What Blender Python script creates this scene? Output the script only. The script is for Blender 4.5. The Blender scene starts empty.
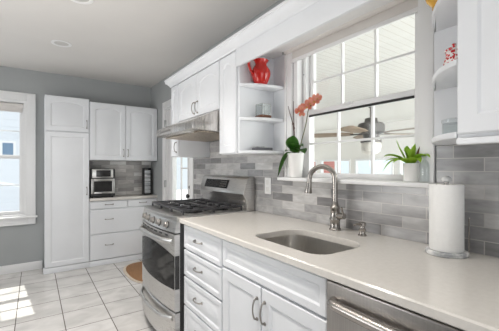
import bpy, bmesh, math, random
from mathutils import Vector, Matrix
random.seed(7)
PI = math.pi
SC = bpy.context.scene
COL = SC.collection

# ------------------------------------------------------------------ camera
cam = bpy.data.cameras.new('camera'); cam_o = bpy.data.objects.new('camera', cam); COL.objects.link(cam_o)
cam.sensor_width = 36.0; cam.lens = 36.0*310.9/499.0; cam.shift_y = 2.15/499.0; cam.clip_start = 0.02
cam_o.location = (0, 0, 1.251); cam_o.rotation_euler = (PI/2, 0, -0.6059)
SC.camera = cam_o

# ------------------------------------------------------------------ world, sun, added fill lamps, exposure
world = bpy.data.worlds.new('sky'); SC.world = world; world.use_nodes = True
wn = world.node_tree.nodes; wl = world.node_tree.links
bg = wn['Background']; bg.inputs['Color'].default_value = (0.86, 0.93, 1.0, 1); bg.inputs['Strength'].default_value = 1.2

sun = bpy.data.lights.new('sun', 'SUN'); sun.energy = 7.0; sun.angle = 0.012; sun.color = (1.0, 0.96, 0.9)
sun_o = bpy.data.objects.new('sun', sun); COL.objects.link(sun_o)
sun_o.rotation_euler = Vector((0.10, -1.0, -1.31)).to_track_quat('-Z', 'Y').to_euler()

def area(name, loc, target, sx, sy, power, color=(1, 1, 1)):
    l = bpy.data.lights.new(name, 'AREA'); l.shape = 'RECTANGLE'; l.size = sx; l.size_y = sy; l.energy = power; l.color = color
    o = bpy.data.objects.new(name, l); COL.objects.link(o); o.location = loc
    o.rotation_euler = (Vector(target)-Vector(loc)).to_track_quat('-Z', 'Y').to_euler()
    return o
# added fill lamps at unseen openings invented in the left and near walls
area('added_fill_left', (-2.36, 2.9, 1.45), (0, 2.9, 1.35), 1.5, 1.3, 17, (0.97, 0.985, 1.0))
area('added_fill_near', (-0.6, -2.16, 1.25), (-0.6, 0, 1.25), 2.2, 2.0, 15, (1.0, 0.985, 0.96))
area('added_ceiling_fill', (-0.50, 1.70, 0.95), (-0.15, 1.70, 2.44), 0.9, 0.9, 18, (1.0, 0.965, 0.92))  # upward fill lamp added to brighten the ceiling, no such source seen
area('added_porch_fill', (3.4, -1.4, 1.2), (3.3, 2.5, 1.3), 3.0, 1.6, 112, (1.0, 0.99, 0.96))  # unseen fill lamp added to brighten the porch
SC.view_settings.view_transform = 'Standard'; SC.view_settings.look = 'None'
SC.view_settings.exposure = 0.0; SC.view_settings.gamma = 1.0; SC.view_settings.use_curve_mapping = False
SC.cycles.max_bounces = 8; SC.cycles.use_denoising = True

# ------------------------------------------------------------------ materials
def mat(name, color, rough=0.5, metal=0.0, **kw):
    m = bpy.data.materials.new(name); m.use_nodes = True
    b = m.node_tree.nodes['Principled BSDF']
    b.inputs['Base Color'].default_value = (*color, 1); b.inputs['Roughness'].default_value = rough; b.inputs['Metallic'].default_value = metal
    for k, v in kw.items(): b.inputs[k.replace('_', ' ')].default_value = v
    return m
def nodes(m): return m.node_tree.nodes, m.node_tree.links, m.node_tree.nodes['Principled BSDF']
def noise_mix(m, c1, c2, scale, detail=4, stretch=(1, 1, 1), lo=0.3, hi=0.7, bump=0.0, rough=None):
    n, l, b = nodes(m)
    tc = n.new('ShaderNodeTexCoord'); mp = n.new('ShaderNodeMapping'); mp.inputs['Scale'].default_value = stretch
    l.new(tc.outputs['Object'], mp.inputs['Vector'])
    nz = n.new('ShaderNodeTexNoise'); nz.inputs['Scale'].default_value = scale; nz.inputs['Detail'].default_value = detail
    l.new(mp.outputs['Vector'], nz.inputs['Vector'])
    cr = n.new('ShaderNodeValToRGB'); cr.color_ramp.elements[0].position = lo; cr.color_ramp.elements[1].position = hi
    cr.color_ramp.elements[0].color = (*c1, 1); cr.color_ramp.elements[1].color = (*c2, 1)
    l.new(nz.outputs['Fac'], cr.inputs['Fac']); l.new(cr.outputs['Color'], b.inputs['Base Color'])
    if bump:
        bp = n.new('ShaderNodeBump'); bp.inputs['Strength'].default_value = bump; bp.inputs['Distance'].default_value = 0.002
        l.new(nz.outputs['Fac'], bp.inputs['Height']); l.new(bp.outputs['Normal'], b.inputs['Normal'])
    if rough:
        mr = n.new('ShaderNodeMapRange'); mr.inputs['To Min'].default_value = rough[0]; mr.inputs['To Max'].default_value = rough[1]
        l.new(nz.outputs['Fac'], mr.inputs['Value']); l.new(mr.outputs['Result'], b.inputs['Roughness'])
    return m

M = {}
M['cab'] = noise_mix(mat('painted_white_cabinet', (.77, .78, .80), .34), (.75, .765, .79), (.775, .79, .815), 6)
M['trim'] = mat('white_trim_paint', (.80, .80, .80), .38)
M['wall'] = noise_mix(mat('grey_wall_paint', (.25, .27, .28), .75), (.352, .366, .368), (.370, .384, .386), 3, bump=.05)
M['ceil'] = noise_mix(mat('ceiling_paint', (.62, .605, .59), .9), (.655, .638, .618), (.68, .663, .643), 2)
M['counter'] = noise_mix(mat('beige_quartz', (.6, .57, .53), .16), (.635, .608, .568), (.675, .648, .608), 60, 8, lo=.3, hi=.7)
M['steel'] = noise_mix(mat('brushed_steel', (.6, .58, .56), .3, 1.0), (.56, .545, .53), (.66, .65, .635), 14, 3, (1, 1, 40), rough=(.22, .38))
M['steelh'] = noise_mix(mat('brushed_steel_dishwasher', (.5, .48, .46), .3, 1.0), (.36, .34, .325), (.41, .39, .37), 6, 3, (30, 30, 1), rough=(.26, .36))
M['hood'] = noise_mix(mat('hood_steel', (.6, .57, .54), .3, 1.0), (.55, .52, .49), (.68, .66, .64), 10, 3, (40, 40, 1), rough=(.2, .36))
M['hoodin'] = noise_mix(mat('hood_filter_mesh', (.5, .43, .36), .45, 1.0), (.36, .30, .24), (.62, .54, .45), 80, 2)
M['nickel'] = mat('brushed_nickel', (.38, .355, .33), .27, 1.0)
M['pewter'] = mat('dark_pewter_pull', (.33, .31, .29), .35, 1.0)
M['sink'] = noise_mix(mat('satin_sink_steel', (.5, .48, .45), .35, 1.0), (.54, .52, .49), (.63, .61, .58), 20, 3, (1, 30, 1), rough=(.28, .42))
M['black'] = mat('black_enamel', (.015, .015, .016), .22)
M['iron'] = noise_mix(mat('cast_iron', (.03, .03, .033), .5), (.022, .022, .025), (.05, .05, .055), 60)
M['glassblk'] = mat('black_oven_glass', (.035, .034, .034), .06)
M['display'] = mat('dark_display_panel', (.03, .028, .028), .12)
M['blackp'] = mat('black_plastic', (.02, .02, .021), .4)
M['gap'] = mat('dark_recess', (.03, .03, .03), .7)
M['red'] = noise_mix(mat('red_glaze', (.62, .02, .012), .12), (.40, .010, .008), (.50, .018, .012), 5)
M['white_cer'] = mat('white_ceramic', (.82, .81, .79), .25)
M['paper'] = noise_mix(mat('white_paper_towel', (.84, .83, .81), .9), (.85, .845, .83), (.875, .87, .855), 90, 2, bump=.1)
M['marble'] = noise_mix(mat('grey_veined_marble', (.6, .6, .6), .2), (.33, .34, .35), (.78, .78, .77), 22, 8, lo=.38, hi=.56)
M['leaf'] = noise_mix(mat('dark_green_leaf', (.06, .19, .03), .4), (.035, .13, .02), (.10, .27, .04), 14)
M['leaf2'] = noise_mix(mat('bright_green_leaf', (.3, .55, .05), .4), (.30, .56, .03), (.54, .76, .10), 16)
M['stem'] = mat('purple_brown_stem', (.10, .06, .05), .6)
M['stemg'] = mat('grey_green_stem', (.14, .14, .07), .6)
M['petal'] = noise_mix(mat('coral_petal', (.80, .24, .13), .55), (.74, .22, .14), (.90, .50, .38), 30)
M['petalc'] = mat('yellow_petal_centre', (.75, .45, .12), .6)
M['soil'] = mat('potting_bark', (.07, .045, .03), .9)
M['shade'] = mat('roller_shade_cloth', (.68, .65, .625), .8)
M['rug'] = noise_mix(mat('brown_coir_mat', (.28, .15, .07), .95), (.20, .10, .045), (.36, .20, .10), 70, bump=.6)
M['rugb'] = noise_mix(mat('beige_mat_border', (.52, .45, .36), .95), (.45, .38, .30), (.60, .53, .44), 70, bump=.5)
M['outlet'] = mat('white_outlet_plastic', (.85, .85, .84), .3)
M['yellow'] = noise_mix(mat('amber_glaze', (.72, .40, .04), .2), (.62, .30, .03), (.80, .50, .08), 20)
M['fan'] = mat('weathered_bronze', (.13, .12, .11), .5, .4)
M['fanb'] = noise_mix(mat('greywashed_blade', (.30, .23, .17), .6), (.24, .18, .13), (.36, .28, .21), 6, 4, (1, 14, 1))
M['cream'] = noise_mix(mat('porch_cream_paint', (.78, .75, .69), .6), (.77, .75, .71), (.81, .79, .75), 3)
M['snow'] = noise_mix(mat('snow', (.85, .87, .90), .8), (.82, .84, .88), (.9, .91, .93), 3, bump=.4)
M['siding'] = mat('white_siding', (.75, .77, .80), .7)
M['bluegl'] = mat('blue_grey_window_pane', (.12, .22, .34), .1)
M['brick'] = mat('red_brick', (.52, .13, .09), .85)
M['darkgrey'] = mat('dark_grey_tin', (.10, .10, .115), .35)
M['brown'] = noise_mix(mat('brown_potpourri', (.13, .06, .04), .8), (.08, .035, .025), (.22, .10, .06), 120)
M['brass'] = mat('silver_hinge', (.45, .45, .45), .3, 1.0)
M['bowl'] = mat('frosted_glass_bowl', (.80, .76, .70), .35)
M['silverrib'] = noise_mix(mat('ribbed_silver_face', (.6, .61, .62), .4, .7), (.60, .61, .63), (.88, .89, .90), 30, 2, (.1, .1, 1.6), lo=.4, hi=.6)

def clear_glass(name, tint=(1, 1, 1), refl=.12):
    m = bpy.data.materials.new(name); m.use_nodes = True
    n = m.node_tree.nodes; l = m.node_tree.links; n.clear()
    out = n.new('ShaderNodeOutputMaterial'); mx = n.new('ShaderNodeMixShader'); tr = n.new('ShaderNodeBsdfTransparent'); gl = n.new('ShaderNodeBsdfGlossy')
    gl.inputs['Roughness'].default_value = .02; tr.inputs['Color'].default_value = (*tint, 1)
    lw = n.new('ShaderNodeLayerWeight'); pw = n.new('ShaderNodeMath'); pw.operation = 'POWER'; pw.inputs[1].default_value = 4.5
    mr = n.new('ShaderNodeMapRange'); mr.inputs['To Min'].default_value = refl*.2; mr.inputs['To Max'].default_value = min(.9, refl*4)
    l.new(lw.outputs['Facing'], pw.inputs[0]); l.new(pw.outputs[0], mr.inputs['Value']); l.new(mr.outputs['Result'], mx.inputs['Fac']); l.new(tr.outputs[0], mx.inputs[1]); l.new(gl.outputs[0], mx.inputs[2]); l.new(mx.outputs[0], out.inputs[0])
    return m
M['pane'] = clear_glass('window_glass', (.97, .985, .98), .12)
M['glass'] = clear_glass('clear_glass', (.90, .92, .92), .35)

def brick_mat(name, axes, w, h, mortar, offset, stops, mortar_col, rough, loc=(0, 0), bump=.4, cloud=None):
    m = bpy.data.materials.new(name); m.use_nodes = True
    n, l, b = nodes(m)
    geo = n.new('ShaderNodeNewGeometry'); sp = n.new('ShaderNodeSeparateXYZ'); cb = n.new('ShaderNodeCombineXYZ')
    l.new(geo.outputs['Position'], sp.inputs[0])
    for i, a in enumerate(axes):
        ad = n.new('ShaderNodeMath'); ad.operation = 'ADD'; ad.inputs[1].default_value = loc[i]
        l.new(sp.outputs[a], ad.inputs[0]); l.new(ad.outputs[0], cb.inputs[i])
    br = n.new('ShaderNodeTexBrick'); br.offset = offset; br.squash = 1; br.offset_frequency = 2
    br.inputs['Scale'].default_value = 1; br.inputs['Brick Width'].default_value = w; br.inputs['Row Height'].default_value = h
    br.inputs['Mortar Size'].default_value = mortar; br.inputs['Mortar Smooth'].default_value = .1
    br.inputs['Color1'].default_value = (0, 0, 0, 1); br.inputs['Color2'].default_value = (1, 1, 1, 1); br.inputs['Mortar'].default_value = (.5, .5, .5, 1)
    l.new(cb.outputs[0], br.inputs['Vector'])
    cr = n.new('ShaderNodeValToRGB'); el = cr.color_ramp.elements
    while len(el) > 1: el.remove(el[-1])
    el[0].position = stops[0][0]; el[0].color = (*stops[0][1], 1)
    for p, c in stops[1:]:
        e = el.new(p); e.color = (*c, 1)
    l.new(br.outputs['Color'], cr.inputs['Fac'])
    src = cr.outputs['Color']
    if cloud:
        nz = n.new('ShaderNodeTexNoise'); nz.inputs['Scale'].default_value = cloud[0]; nz.inputs['Detail'].default_value = 6; nz.inputs['Distortion'].default_value = .6
        mp = n.new('ShaderNodeMapping'); mp.inputs['Scale'].default_value = cloud[3] if len(cloud) > 3 else (1, 1, 1)
        l.new(geo.outputs['Position'], mp.inputs['Vector']); l.new(mp.outputs['Vector'], nz.inputs['Vector'])
        mr = n.new('ShaderNodeMapRange'); mr.inputs['From Min'].default_value = .3; mr.inputs['From Max'].default_value = .7
        mr.inputs['To Min'].default_value = cloud[1]; mr.inputs['To Max'].default_value = cloud[2]
        l.new(nz.outputs['Fac'], mr.inputs['Value'])
        mu = n.new('ShaderNodeMix'); mu.data_type = 'RGBA'; mu.blend_type = 'MULTIPLY'; mu.inputs[0].default_value = 1
        l.new(src, mu.inputs[6]); l.new(mr.outputs['Result'], mu.inputs[7]); src = mu.outputs[2]
    mx = n.new('ShaderNodeMix'); mx.data_type = 'RGBA'; mx.inputs[7].default_value = (*mortar_col, 1)
    l.new(br.outputs['Fac'], mx.inputs[0]); l.new(src, mx.inputs[6]); l.new(mx.outputs[2], b.inputs['Base Color'])
    b.inputs['Roughness'].default_value = rough
    bp = n.new('ShaderNodeBump'); bp.inputs['Strength'].default_value = bump; bp.inputs['Distance'].default_value = .002; bp.invert = True
    l.new(br.outputs['Fac'], bp.inputs['Height']); l.new(bp.outputs['Normal'], b.inputs['Normal'])
    return m
TS = [(0, (.23, .226, .228)), (.3, (.31, .306, .308)), (.6, (.42, .414, .414)), (1, (.60, .59, .58))]
M['tile'] = brick_mat('grey_glazed_subway_tile', (1, 2), .215, .0535, .0018, .5, TS, (.50, .48, .46), .15, (.07, -.915), cloud=(9, .8, 1.15, (1, 1, 4)))
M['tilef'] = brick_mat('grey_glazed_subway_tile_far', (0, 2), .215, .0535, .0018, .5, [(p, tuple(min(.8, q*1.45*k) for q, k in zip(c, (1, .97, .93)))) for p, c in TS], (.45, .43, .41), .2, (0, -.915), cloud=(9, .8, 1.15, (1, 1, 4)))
M['floor'] = brick_mat('grey_stone_floor_tile', (0, 1), .3255, .330, .0035, 0, [(0, (.55, .535, .52)), (1, (.63, .615, .60))], (.13, .115, .10), .16, (-.202+.3255*8, -3.11+.33*12), .5, cloud=(4.0, .82, 1.12, (1, 1.5, 1)))
M['bead'] = brick_mat('white_beadboard', (1, 0), .055, 9.0, .003, 0, [(0, (.80, .79, .765)), (1, (.82, .81, .785))], (.66, .64, .60), .5, (0, 0), .6)
M['brick'] = brick_mat('red_brick_wall', (1, 2), .22, .075, .006, .5, [(0, (.46, .12, .09)), (1, (.58, .18, .13))], (.55, .45, .40), .85)

# red and white patterned canister
def spot_mat():
    m = mat('red_white_pattern_glaze', (.8, .8, .8), .2); n, l, b = nodes(m)
    tc = n.new('ShaderNodeTexCoord'); v = n.new('ShaderNodeTexVoronoi'); v.inputs['Scale'].default_value = 100
    l.new(tc.outputs['Object'], v.inputs['Vector'])
    cr = n.new('ShaderNodeValToRGB'); cr.color_ramp.interpolation = 'CONSTANT'
    cr.color_ramp.elements[0].color = (.55, .012, .02, 1); cr.color_ramp.elements[1].color = (.85, .82, .8, 1); cr.color_ramp.elements[1].position = .50
    l.new(v.outputs['Distance'], cr.inputs['Fac']); l.new(cr.outputs['Color'], b.inputs['Base Color']); return m
M['spots'] = spot_mat()
def light_mat(name, col, s):
    m = mat(name, col, .5); b = m.node_tree.nodes['Principled BSDF']
    b.inputs['Emission Color'].default_value = (*col, 1); b.inputs['Emission Strength'].default_value = s; return m
M['lamp'] = mat('lamp_lens', (.55, .54, .52), .4)

# ------------------------------------------------------------------ mesh helpers
class MB:
    def __init__(s): s.bm = bmesh.new()
    def merge(s, b):
        me = bpy.data.meshes.new('t'); b.to_mesh(me); b.free(); s.bm.from_mesh(me); bpy.data.meshes.remove(me); return s
    def box(s, x0, x1, y0, y1, z0, z1, bev=0.0, seg=2, rot=None, piv=None):
        b = bmesh.new(); bmesh.ops.create_cube(b, size=1)
        for v in b.verts: v.co = Vector(((x0+x1)/2+v.co.x*(x1-x0), (y0+y1)/2+v.co.y*(y1-y0), (z0+z1)/2+v.co.z*(z1-z0)))
        if bev: bmesh.ops.bevel(b, geom=b.edges[:], offset=bev, segments=seg, affect='EDGES', profile=.5)
        if rot is not None: bmesh.ops.rotate(b, verts=b.verts, cent=piv or (0, 0, 0), matrix=rot)
        return s.merge(b)
    def lathe(s, prof, c=(0, 0, 0), n=32, axis='Z', cap=True):
        b = bmesh.new(); rings = []
        for r, h in prof:
            ring = []
            for i in range(n):
                a = 2*PI*i/n; p = (r*math.cos(a), r*math.sin(a), h)
                if axis == 'Y': p = (p[0], p[2], -p[1])
                if axis == 'X': p = (p[2], p[1], -p[0])
                ring.append(b.verts.new(Vector(p)+Vector(c)))
            rings.append(ring)
        for a, c2 in zip(rings, rings[1:]):
            for i in range(n): b.faces.new((a[i], a[(i+1) % n], c2[(i+1) % n], c2[i]))
        if cap:
            b.faces.new(rings[0][::-1]); b.faces.new(rings[-1])
        bmesh.ops.recalc_face_normals(b, faces=b.faces); return s.merge(b)
    def tube(s, pts, r, n=10, sub=0, flat=None):
        pts = [Vector(p) for p in pts]; rs = r if isinstance(r, (list, tuple)) else [r]*len(pts)
        if sub:
            P, R = [], []
            for i in range(len(pts)-1):
                p0 = pts[max(i-1, 0)]; p1 = pts[i]; p2 = pts[i+1]; p3 = pts[min(i+2, len(pts)-1)]
                for k in range(sub):
                    t = k/sub
                    P.append(.5*((2*p1)+(-p0+p2)*t+(2*p0-5*p1+4*p2-p3)*t*t+(-p0+3*p1-3*p2+p3)*t**3)); R.append(rs[i]+(rs[i+1]-rs[i])*t)
            P.append(pts[-1]); R.append(rs[-1]); pts, rs = P, R
        b = bmesh.new(); rings = []; up = None
        for i, p in enumerate(pts):
            d = (pts[min(i+1, len(pts)-1)]-pts[max(i-1, 0)]).normalized()
            if up is None:
                up = Vector((0, 0, 1)) if abs(d.z) < .9 else Vector((1, 0, 0))
            u = (up-d*up.dot(d)).normalized(); up = u; w = d.cross(u)
            fu, fw = flat if flat else (1, 1)
            rings.append([b.verts.new(p+(u*math.cos(2*PI*k/n)*fu+w*math.sin(2*PI*k/n)*fw)*rs[i]) for k in range(n)])
        for a, c in zip(rings, rings[1:]):
            for k in range(n): b.faces.new((a[k], a[(k+1) % n], c[(k+1) % n], c[k]))
        b.faces.new(rings[0][::-1]); b.faces.new(rings[-1])
        bmesh.ops.recalc_face_normals(b, faces=b.faces); return s.merge(b)
    def prism(s, poly, axis, a0, a1, bev=0):
        # poly: 2-D outline; extruded along axis between a0 and a1.  X:(y,z)  Y:(x,z)  Z:(x,y)
        b = bmesh.new()
        def P(p, a): return {'X': (a, p[0], p[1]), 'Y': (p[0], a, p[1]), 'Z': (p[0], p[1], a)}[axis]
        A = [b.verts.new(P(p, a0)) for p in poly]; B = [b.verts.new(P(p, a1)) for p in poly]; n = len(poly)
        b.faces.new(A[::-1]); b.faces.new(B)
        for i in range(n): b.faces.new((A[i], A[(i+1) % n], B[(i+1) % n], B[i]))
        bmesh.ops.recalc_face_normals(b, faces=b.faces)
        if bev: bmesh.ops.bevel(b, geom=b.edges[:], offset=bev, segments=2, affect='EDGES', profile=.5)
        return s.merge(b)
    def frame(s, x0, x1, z0, z1, w, y0, y1, bev=0):
        # a rectangular frame in the XZ plane
        wl, wr, wb, wt = w if isinstance(w, tuple) else (w,)*4
        s.box(x0, x0+wl, y0, y1, z0, z1, bev); s.box(x1-wr, x1, y0, y1, z0, z1, bev)
        s.box(x0+wl, x1-wr, y0, y1, z0, z0+wb, bev); s.box(x0+wl, x1-wr, y0, y1, z1-wt, z1, bev); return s
    def grid(s, f, nu, nv, thick=0):
        # surface f(u,v) with u,v in 0..1
        b = bmesh.new(); V = [[b.verts.new(f(i/nu, j/nv)) for j in range(nv+1)] for i in range(nu+1)]
        for i in range(nu):
            for j in range(nv): b.faces.new((V[i][j], V[i+1][j], V[i+1][j+1], V[i][j+1]))
        if thick: bmesh.ops.solidify(b, geom=b.faces[:], thickness=thick)
        return s.merge(b)
    def build(s, name, m, parent=None, smooth=True, ang=38):
        me = bpy.data.meshes.new(name); s.bm.to_mesh(me); s.bm.free()
        if m is not None: me.materials.append(m if not isinstance(m, str) else M[m])
        if smooth: me.shade_smooth(); me.set_sharp_from_angle(angle=math.radians(ang))
        o = bpy.data.objects.new(name, me); COL.objects.link(o)
        if parent: o.parent = parent
        return o

def tag(o, label=None, cat=None, group=None, kind=None):
    if label: o['label'] = label
    if cat: o['category'] = cat
    if group: o['group'] = group
    if kind: o['kind'] = kind
    return o
def thing(name, label, cat, loc=(0, 0, 0), rz=0.0, group=None):
    o = bpy.data.objects.new(name, None); o.empty_display_size = .1; COL.objects.link(o)
    o.location = loc; o.rotation_euler = (0, 0, rz); return tag(o, label, cat, group)
def struct(o, label=None): o['kind'] = 'structure'; return tag(o, label) if label else o
def copy_tree(o, parent=None):
    c = o.copy(); COL.objects.link(c)
    if parent: c.parent = parent
    for ch in list(o.children): copy_tree(ch, c)
    return c

W, D, H = 1.43, 4.64, 2.44          # sink wall, far wall, ceiling
XL, YB = -2.3, -2.1                 # left wall and near wall (behind the camera)
TK = .14                            # wall thickness

# ------------------------------------------------------------------ room shell
struct(MB().box(XL-TK, W+TK, YB-TK, D+TK, -.12, 0).build('floor', 'floor', smooth=False), 'grey stone tile floor with dark grout')
struct(MB().box(XL-TK, W+TK, YB-TK, D+TK, H, H+.1).build('ceiling', 'ceil', smooth=False), 'plain off-white ceiling')
def wall_with_holes(name, axis, at, thick, a0, a1, holes, m, label, z0=0.0, z1=H):
    mb = MB(); cuts = sorted(set([a0, a1]+[h[0] for h in holes]+[h[1] for h in holes]))
    for c0, c1 in zip(cuts, cuts[1:]):
        hs = [h for h in holes if h[0] <= c0+1e-6 and h[1] >= c1-1e-6]
        spans = [(z0, z1)]
        for h in hs:
            spans = [q for sp in spans for q in ((sp[0], min(sp[1], h[2])), (max(sp[0], h[3]), sp[1])) if q[1]-q[0] > 1e-4]
        for s0, s1 in spans:
            if axis == 'X': mb.box(at, at+thick, c0, c1, s0, s1)
            else: mb.box(c0, c1, at, at+thick, s0, s1)
    return struct(mb.build(name, m, smooth=False), label)
KW = (.715, 1.545, 1.165, 2.06)       # kitchen window opening (Y0,Y1,Z0,Z1)
DR = (3.20, 4.00, 0.0, 2.03)          # door opening
FW = (-.92, -.075, .655, 2.06)        # far window opening (X0,X1,Z0,Z1)
wall_with_holes('wall_right', 'X', W, TK, YB-TK, D+TK, [KW, DR], 'wall', 'grey painted wall behind the sink and stove')
wall_with_holes('wall_far', 'Y', D, TK, XL, W, [FW], 'wall', 'grey painted wall behind the pantry')
wall_with_holes('wall_left', 'X', XL-TK, TK, YB-TK, D+TK, [(2.1, 3.7, .75, 2.15)], 'wall', 'grey painted wall left of the kitchen')
wall_with_holes('wall_near', 'Y', YB-TK, TK, XL, W, [(-1.75, .55, 0, 2.1)], 'wall', 'grey painted wall opposite the pantry')
struct(MB().box(XL, .085, D-.016, D, 0, .10, .004).build('baseboard_far', 'trim'), 'white baseboard under the far window')
struct(MB().box(XL, XL+.016, YB, D-.016, 0, .10, .004).build('baseboard_left', 'trim'))

# ---- far window (window_1): casing, jamb, two sashes with muntins, raised shade
w1 = thing('window_1', 'white double-hung window in the grey far wall', None, (0, D, 0)); w1['kind'] = 'structure'
x0, x1, z0, z1 = FW
MB().frame(x0-.085, x1+.085, z0-.085, z1+.085, .085, -.02, 0, .004).frame(x0-.09, x1+.09, z0-.09, z1+.09, .018, -.028, -.018, .003).build('casing', 'trim', w1)
MB().frame(x0, x1, z0, z1, .03, 0, TK, 0).build('jamb', 'trim', w1)
def sash(par, xa, xb, za, zb, y, cols, rows, fr=.04, name='sash', mw=.012):
    o = MB().frame(xa, xb, za, zb, fr, y, y+.03, .003)
    gx0, gx1, gz0, gz1 = xa+fr, xb-fr, za+fr, zb-fr
    for i in range(1, cols):
        c = gx0+(gx1-gx0)*i/cols; o.box(c-mw/2, c+mw/2, y+.004, y+.026, gz0, gz1, .002)
    for i in range(1, rows):
        c = gz0+(gz1-gz0)*i/rows; o.box(gx0, gx1, y+.006, y+.024, c-mw/2, c+mw/2, .002)
    so = o.build(name, 'trim', par)
    MB().box(gx0-.003, gx1+.003, y+.013, y+.017, gz0-.003, gz1+.003).build('glass_pane', 'pane', so)
    return so
sash(w1, x0+.03, x1-.03, z0+.03, 1.40, .045, 3, 2, .042)
sash(w1, x0+.03, x1-.03, 1.36, z1-.03, .080, 3, 2, .042)
MB().box(x0-.11, x1+.11, -.045, 0, z0-.012, z0+.012, .005).build('sill', 'trim', w1)
rs = thing('roller_blind', 'rolled up pale grey blind at top of far window', 'blind', (0, D, 0))
MB().lathe([(.024, x0+.035), (.024, x1-.035)], (0, .022, 2.0), 20, 'X').build('roller', 'shade', rs)
MB().box(x0+.04, x1-.04, .005, .009, 1.925, 2.0).box(x0+.04, x1-.04, .001, .012, 1.915, 1.935, .003).build('blind_cloth', 'shade', rs)

# ---- kitchen window (window_2)
w2 = thing('window_2', 'large white double-hung window above the sink', None, (W, KW[1], 0), -PI/2); w2['kind'] = 'structure'
wd = KW[1]-KW[0]; za, zb = KW[2], KW[3]
cs = MB().box(-.065, 0, -.02, 0, za+.02, 2.07, .004).box(wd, wd+.068, -.02, 0, za+.02, 2.07, .004).box(-.065, -.045, -.027, -.018, za+.02, 2.07, .003)
cs.build('casing', 'trim', w2)
MB().box(0, .035, 0, TK, za+.02, zb).box(.035, .065, .05, TK-.01, za+.02, zb, .003).box(wd-.022, wd, 0, TK, za+.02, zb).box(.035, wd-.022, 0, TK, zb-.02, zb).build('jamb', 'trim', w2)
MB().box(-.085, wd+.075, -.075, 0, 1.165, 1.187, .006).box(0, wd, 0, TK+.02, 1.165, 1.187, .003).build('sill', 'trim', w2)
ls = sash(w2, .062, wd-.022, 1.187, 1.625, .052, 3, 2, .030, mw=.012)
MB().box(.092, wd-.052, .0495, .060, 1.582, 1.5935, .001).build('dark_strip', 'gap', ls)  # thin dark strip below the top rail of the lower sash
sash(w2, .062, wd-.022, 1.592, zb-.02, .086, 3, 2, .034, mw=.012)
MB().box(.45*wd, .45*wd+.06, .040, .054, 1.613, 1.628, .004).build('sash_lock', 'trim', w2)
MB().lathe([(.004, 0), (.004, .004)], (.047, .046, 1.87), 12, 'Y').build('screw', 'brass', w2)
sh = thing('roller_blind', 'rolled up beige shade across top of kitchen window', 'blind', (W, KW[1], 0), -PI/2)
MB().lathe([(.023, -.045), (.023, wd+.03)], (0, -.030, 2.040), 24, 'X').build('roller', 'shade', sh)
MB().box(-.04, wd+.025, -.012, -.009, 1.965, 2.03).build('shade_cloth', 'shade', sh)
MB().box(-.042, wd+.027, -.017, -.004, 1.952, 1.974, .004).build('hem_bar', 'trim', sh)
for bx in (-.052, wd+.031): MB().box(bx, bx+.006, -.056, -.004, 2.012, 2.066, .002).build('bracket', 'brass', sh)

# ---- door in the sink wall, beyond the stove (door_1)
d1 = thing('door_1', 'white glazed exterior door beyond the stove', None, (W, DR[1], 0), -PI/2); d1['kind'] = 'structure'
dw = DR[1]-DR[0]
MB().box(-.085, 0, -.02, 0, 0, DR[3]+.085, .004).box(dw, dw+.085, -.02, 0, 0, DR[3]+.085, .004).box(0, dw, -.02, 0, DR[3], DR[3]+.085, .004).build('casing', 'trim', d1)
MB().box(0, .02, 0, TK, 0, DR[3]).box(dw-.02, dw, 0, TK, 0, DR[3]).box(.02, dw-.02, 0, TK, DR[3]-.02, DR[3]).build('jamb', 'trim', d1)
L0, L1, Z0, Z1 = .14, dw-.15, .30, 1.88
dl = MB().frame(.02, dw-.02, .01, DR[3]-.02, (L0-.02, dw-.02-L1, Z0-.01, DR[3]-.02-Z1), .035, .075, .003).frame(L0, L1, Z0, Z1, .018, .028, .04, .003).build('door_leaf', 'trim', d1)
MB().box(L0, L1, .052, .057, Z0, Z1).build('glass_pane', 'pane', dl)
g = MB().box((L0+L1)/2-.010, (L0+L1)/2+.010, .046, .064, Z0, Z1, .002).box((L0+L1)/2, L1, .047, .063, 1.235, 1.252, .002)
g.build('muntins', 'trim', dl)
for zz, nm in ((.93, 'knob'), (1.03, 'deadbolt')):
    MB().lathe([(.024, 0), (.024, .008), (.012, .012), (.012, .03), (.026, .036), (.028, .05), (.018, .06)] if nm == 'knob' else [(.028, 0), (.027, .012), (.018, .018), (.016, .026)], (dw-.075, .035, zz), 20, 'Y').build(nm, 'blackp', dl)
for o in list(dl.children):
    if o.name.startswith(('knob', 'deadbolt')): o.scale = (1, -1, 1); o.location = (0, .07, 0)
for zz in (.22, 1.04, 1.83): MB().box(.0, .022, -.026, .0, zz-.045, zz+.045, .003).build('hinge', 'brass', d1)

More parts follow.
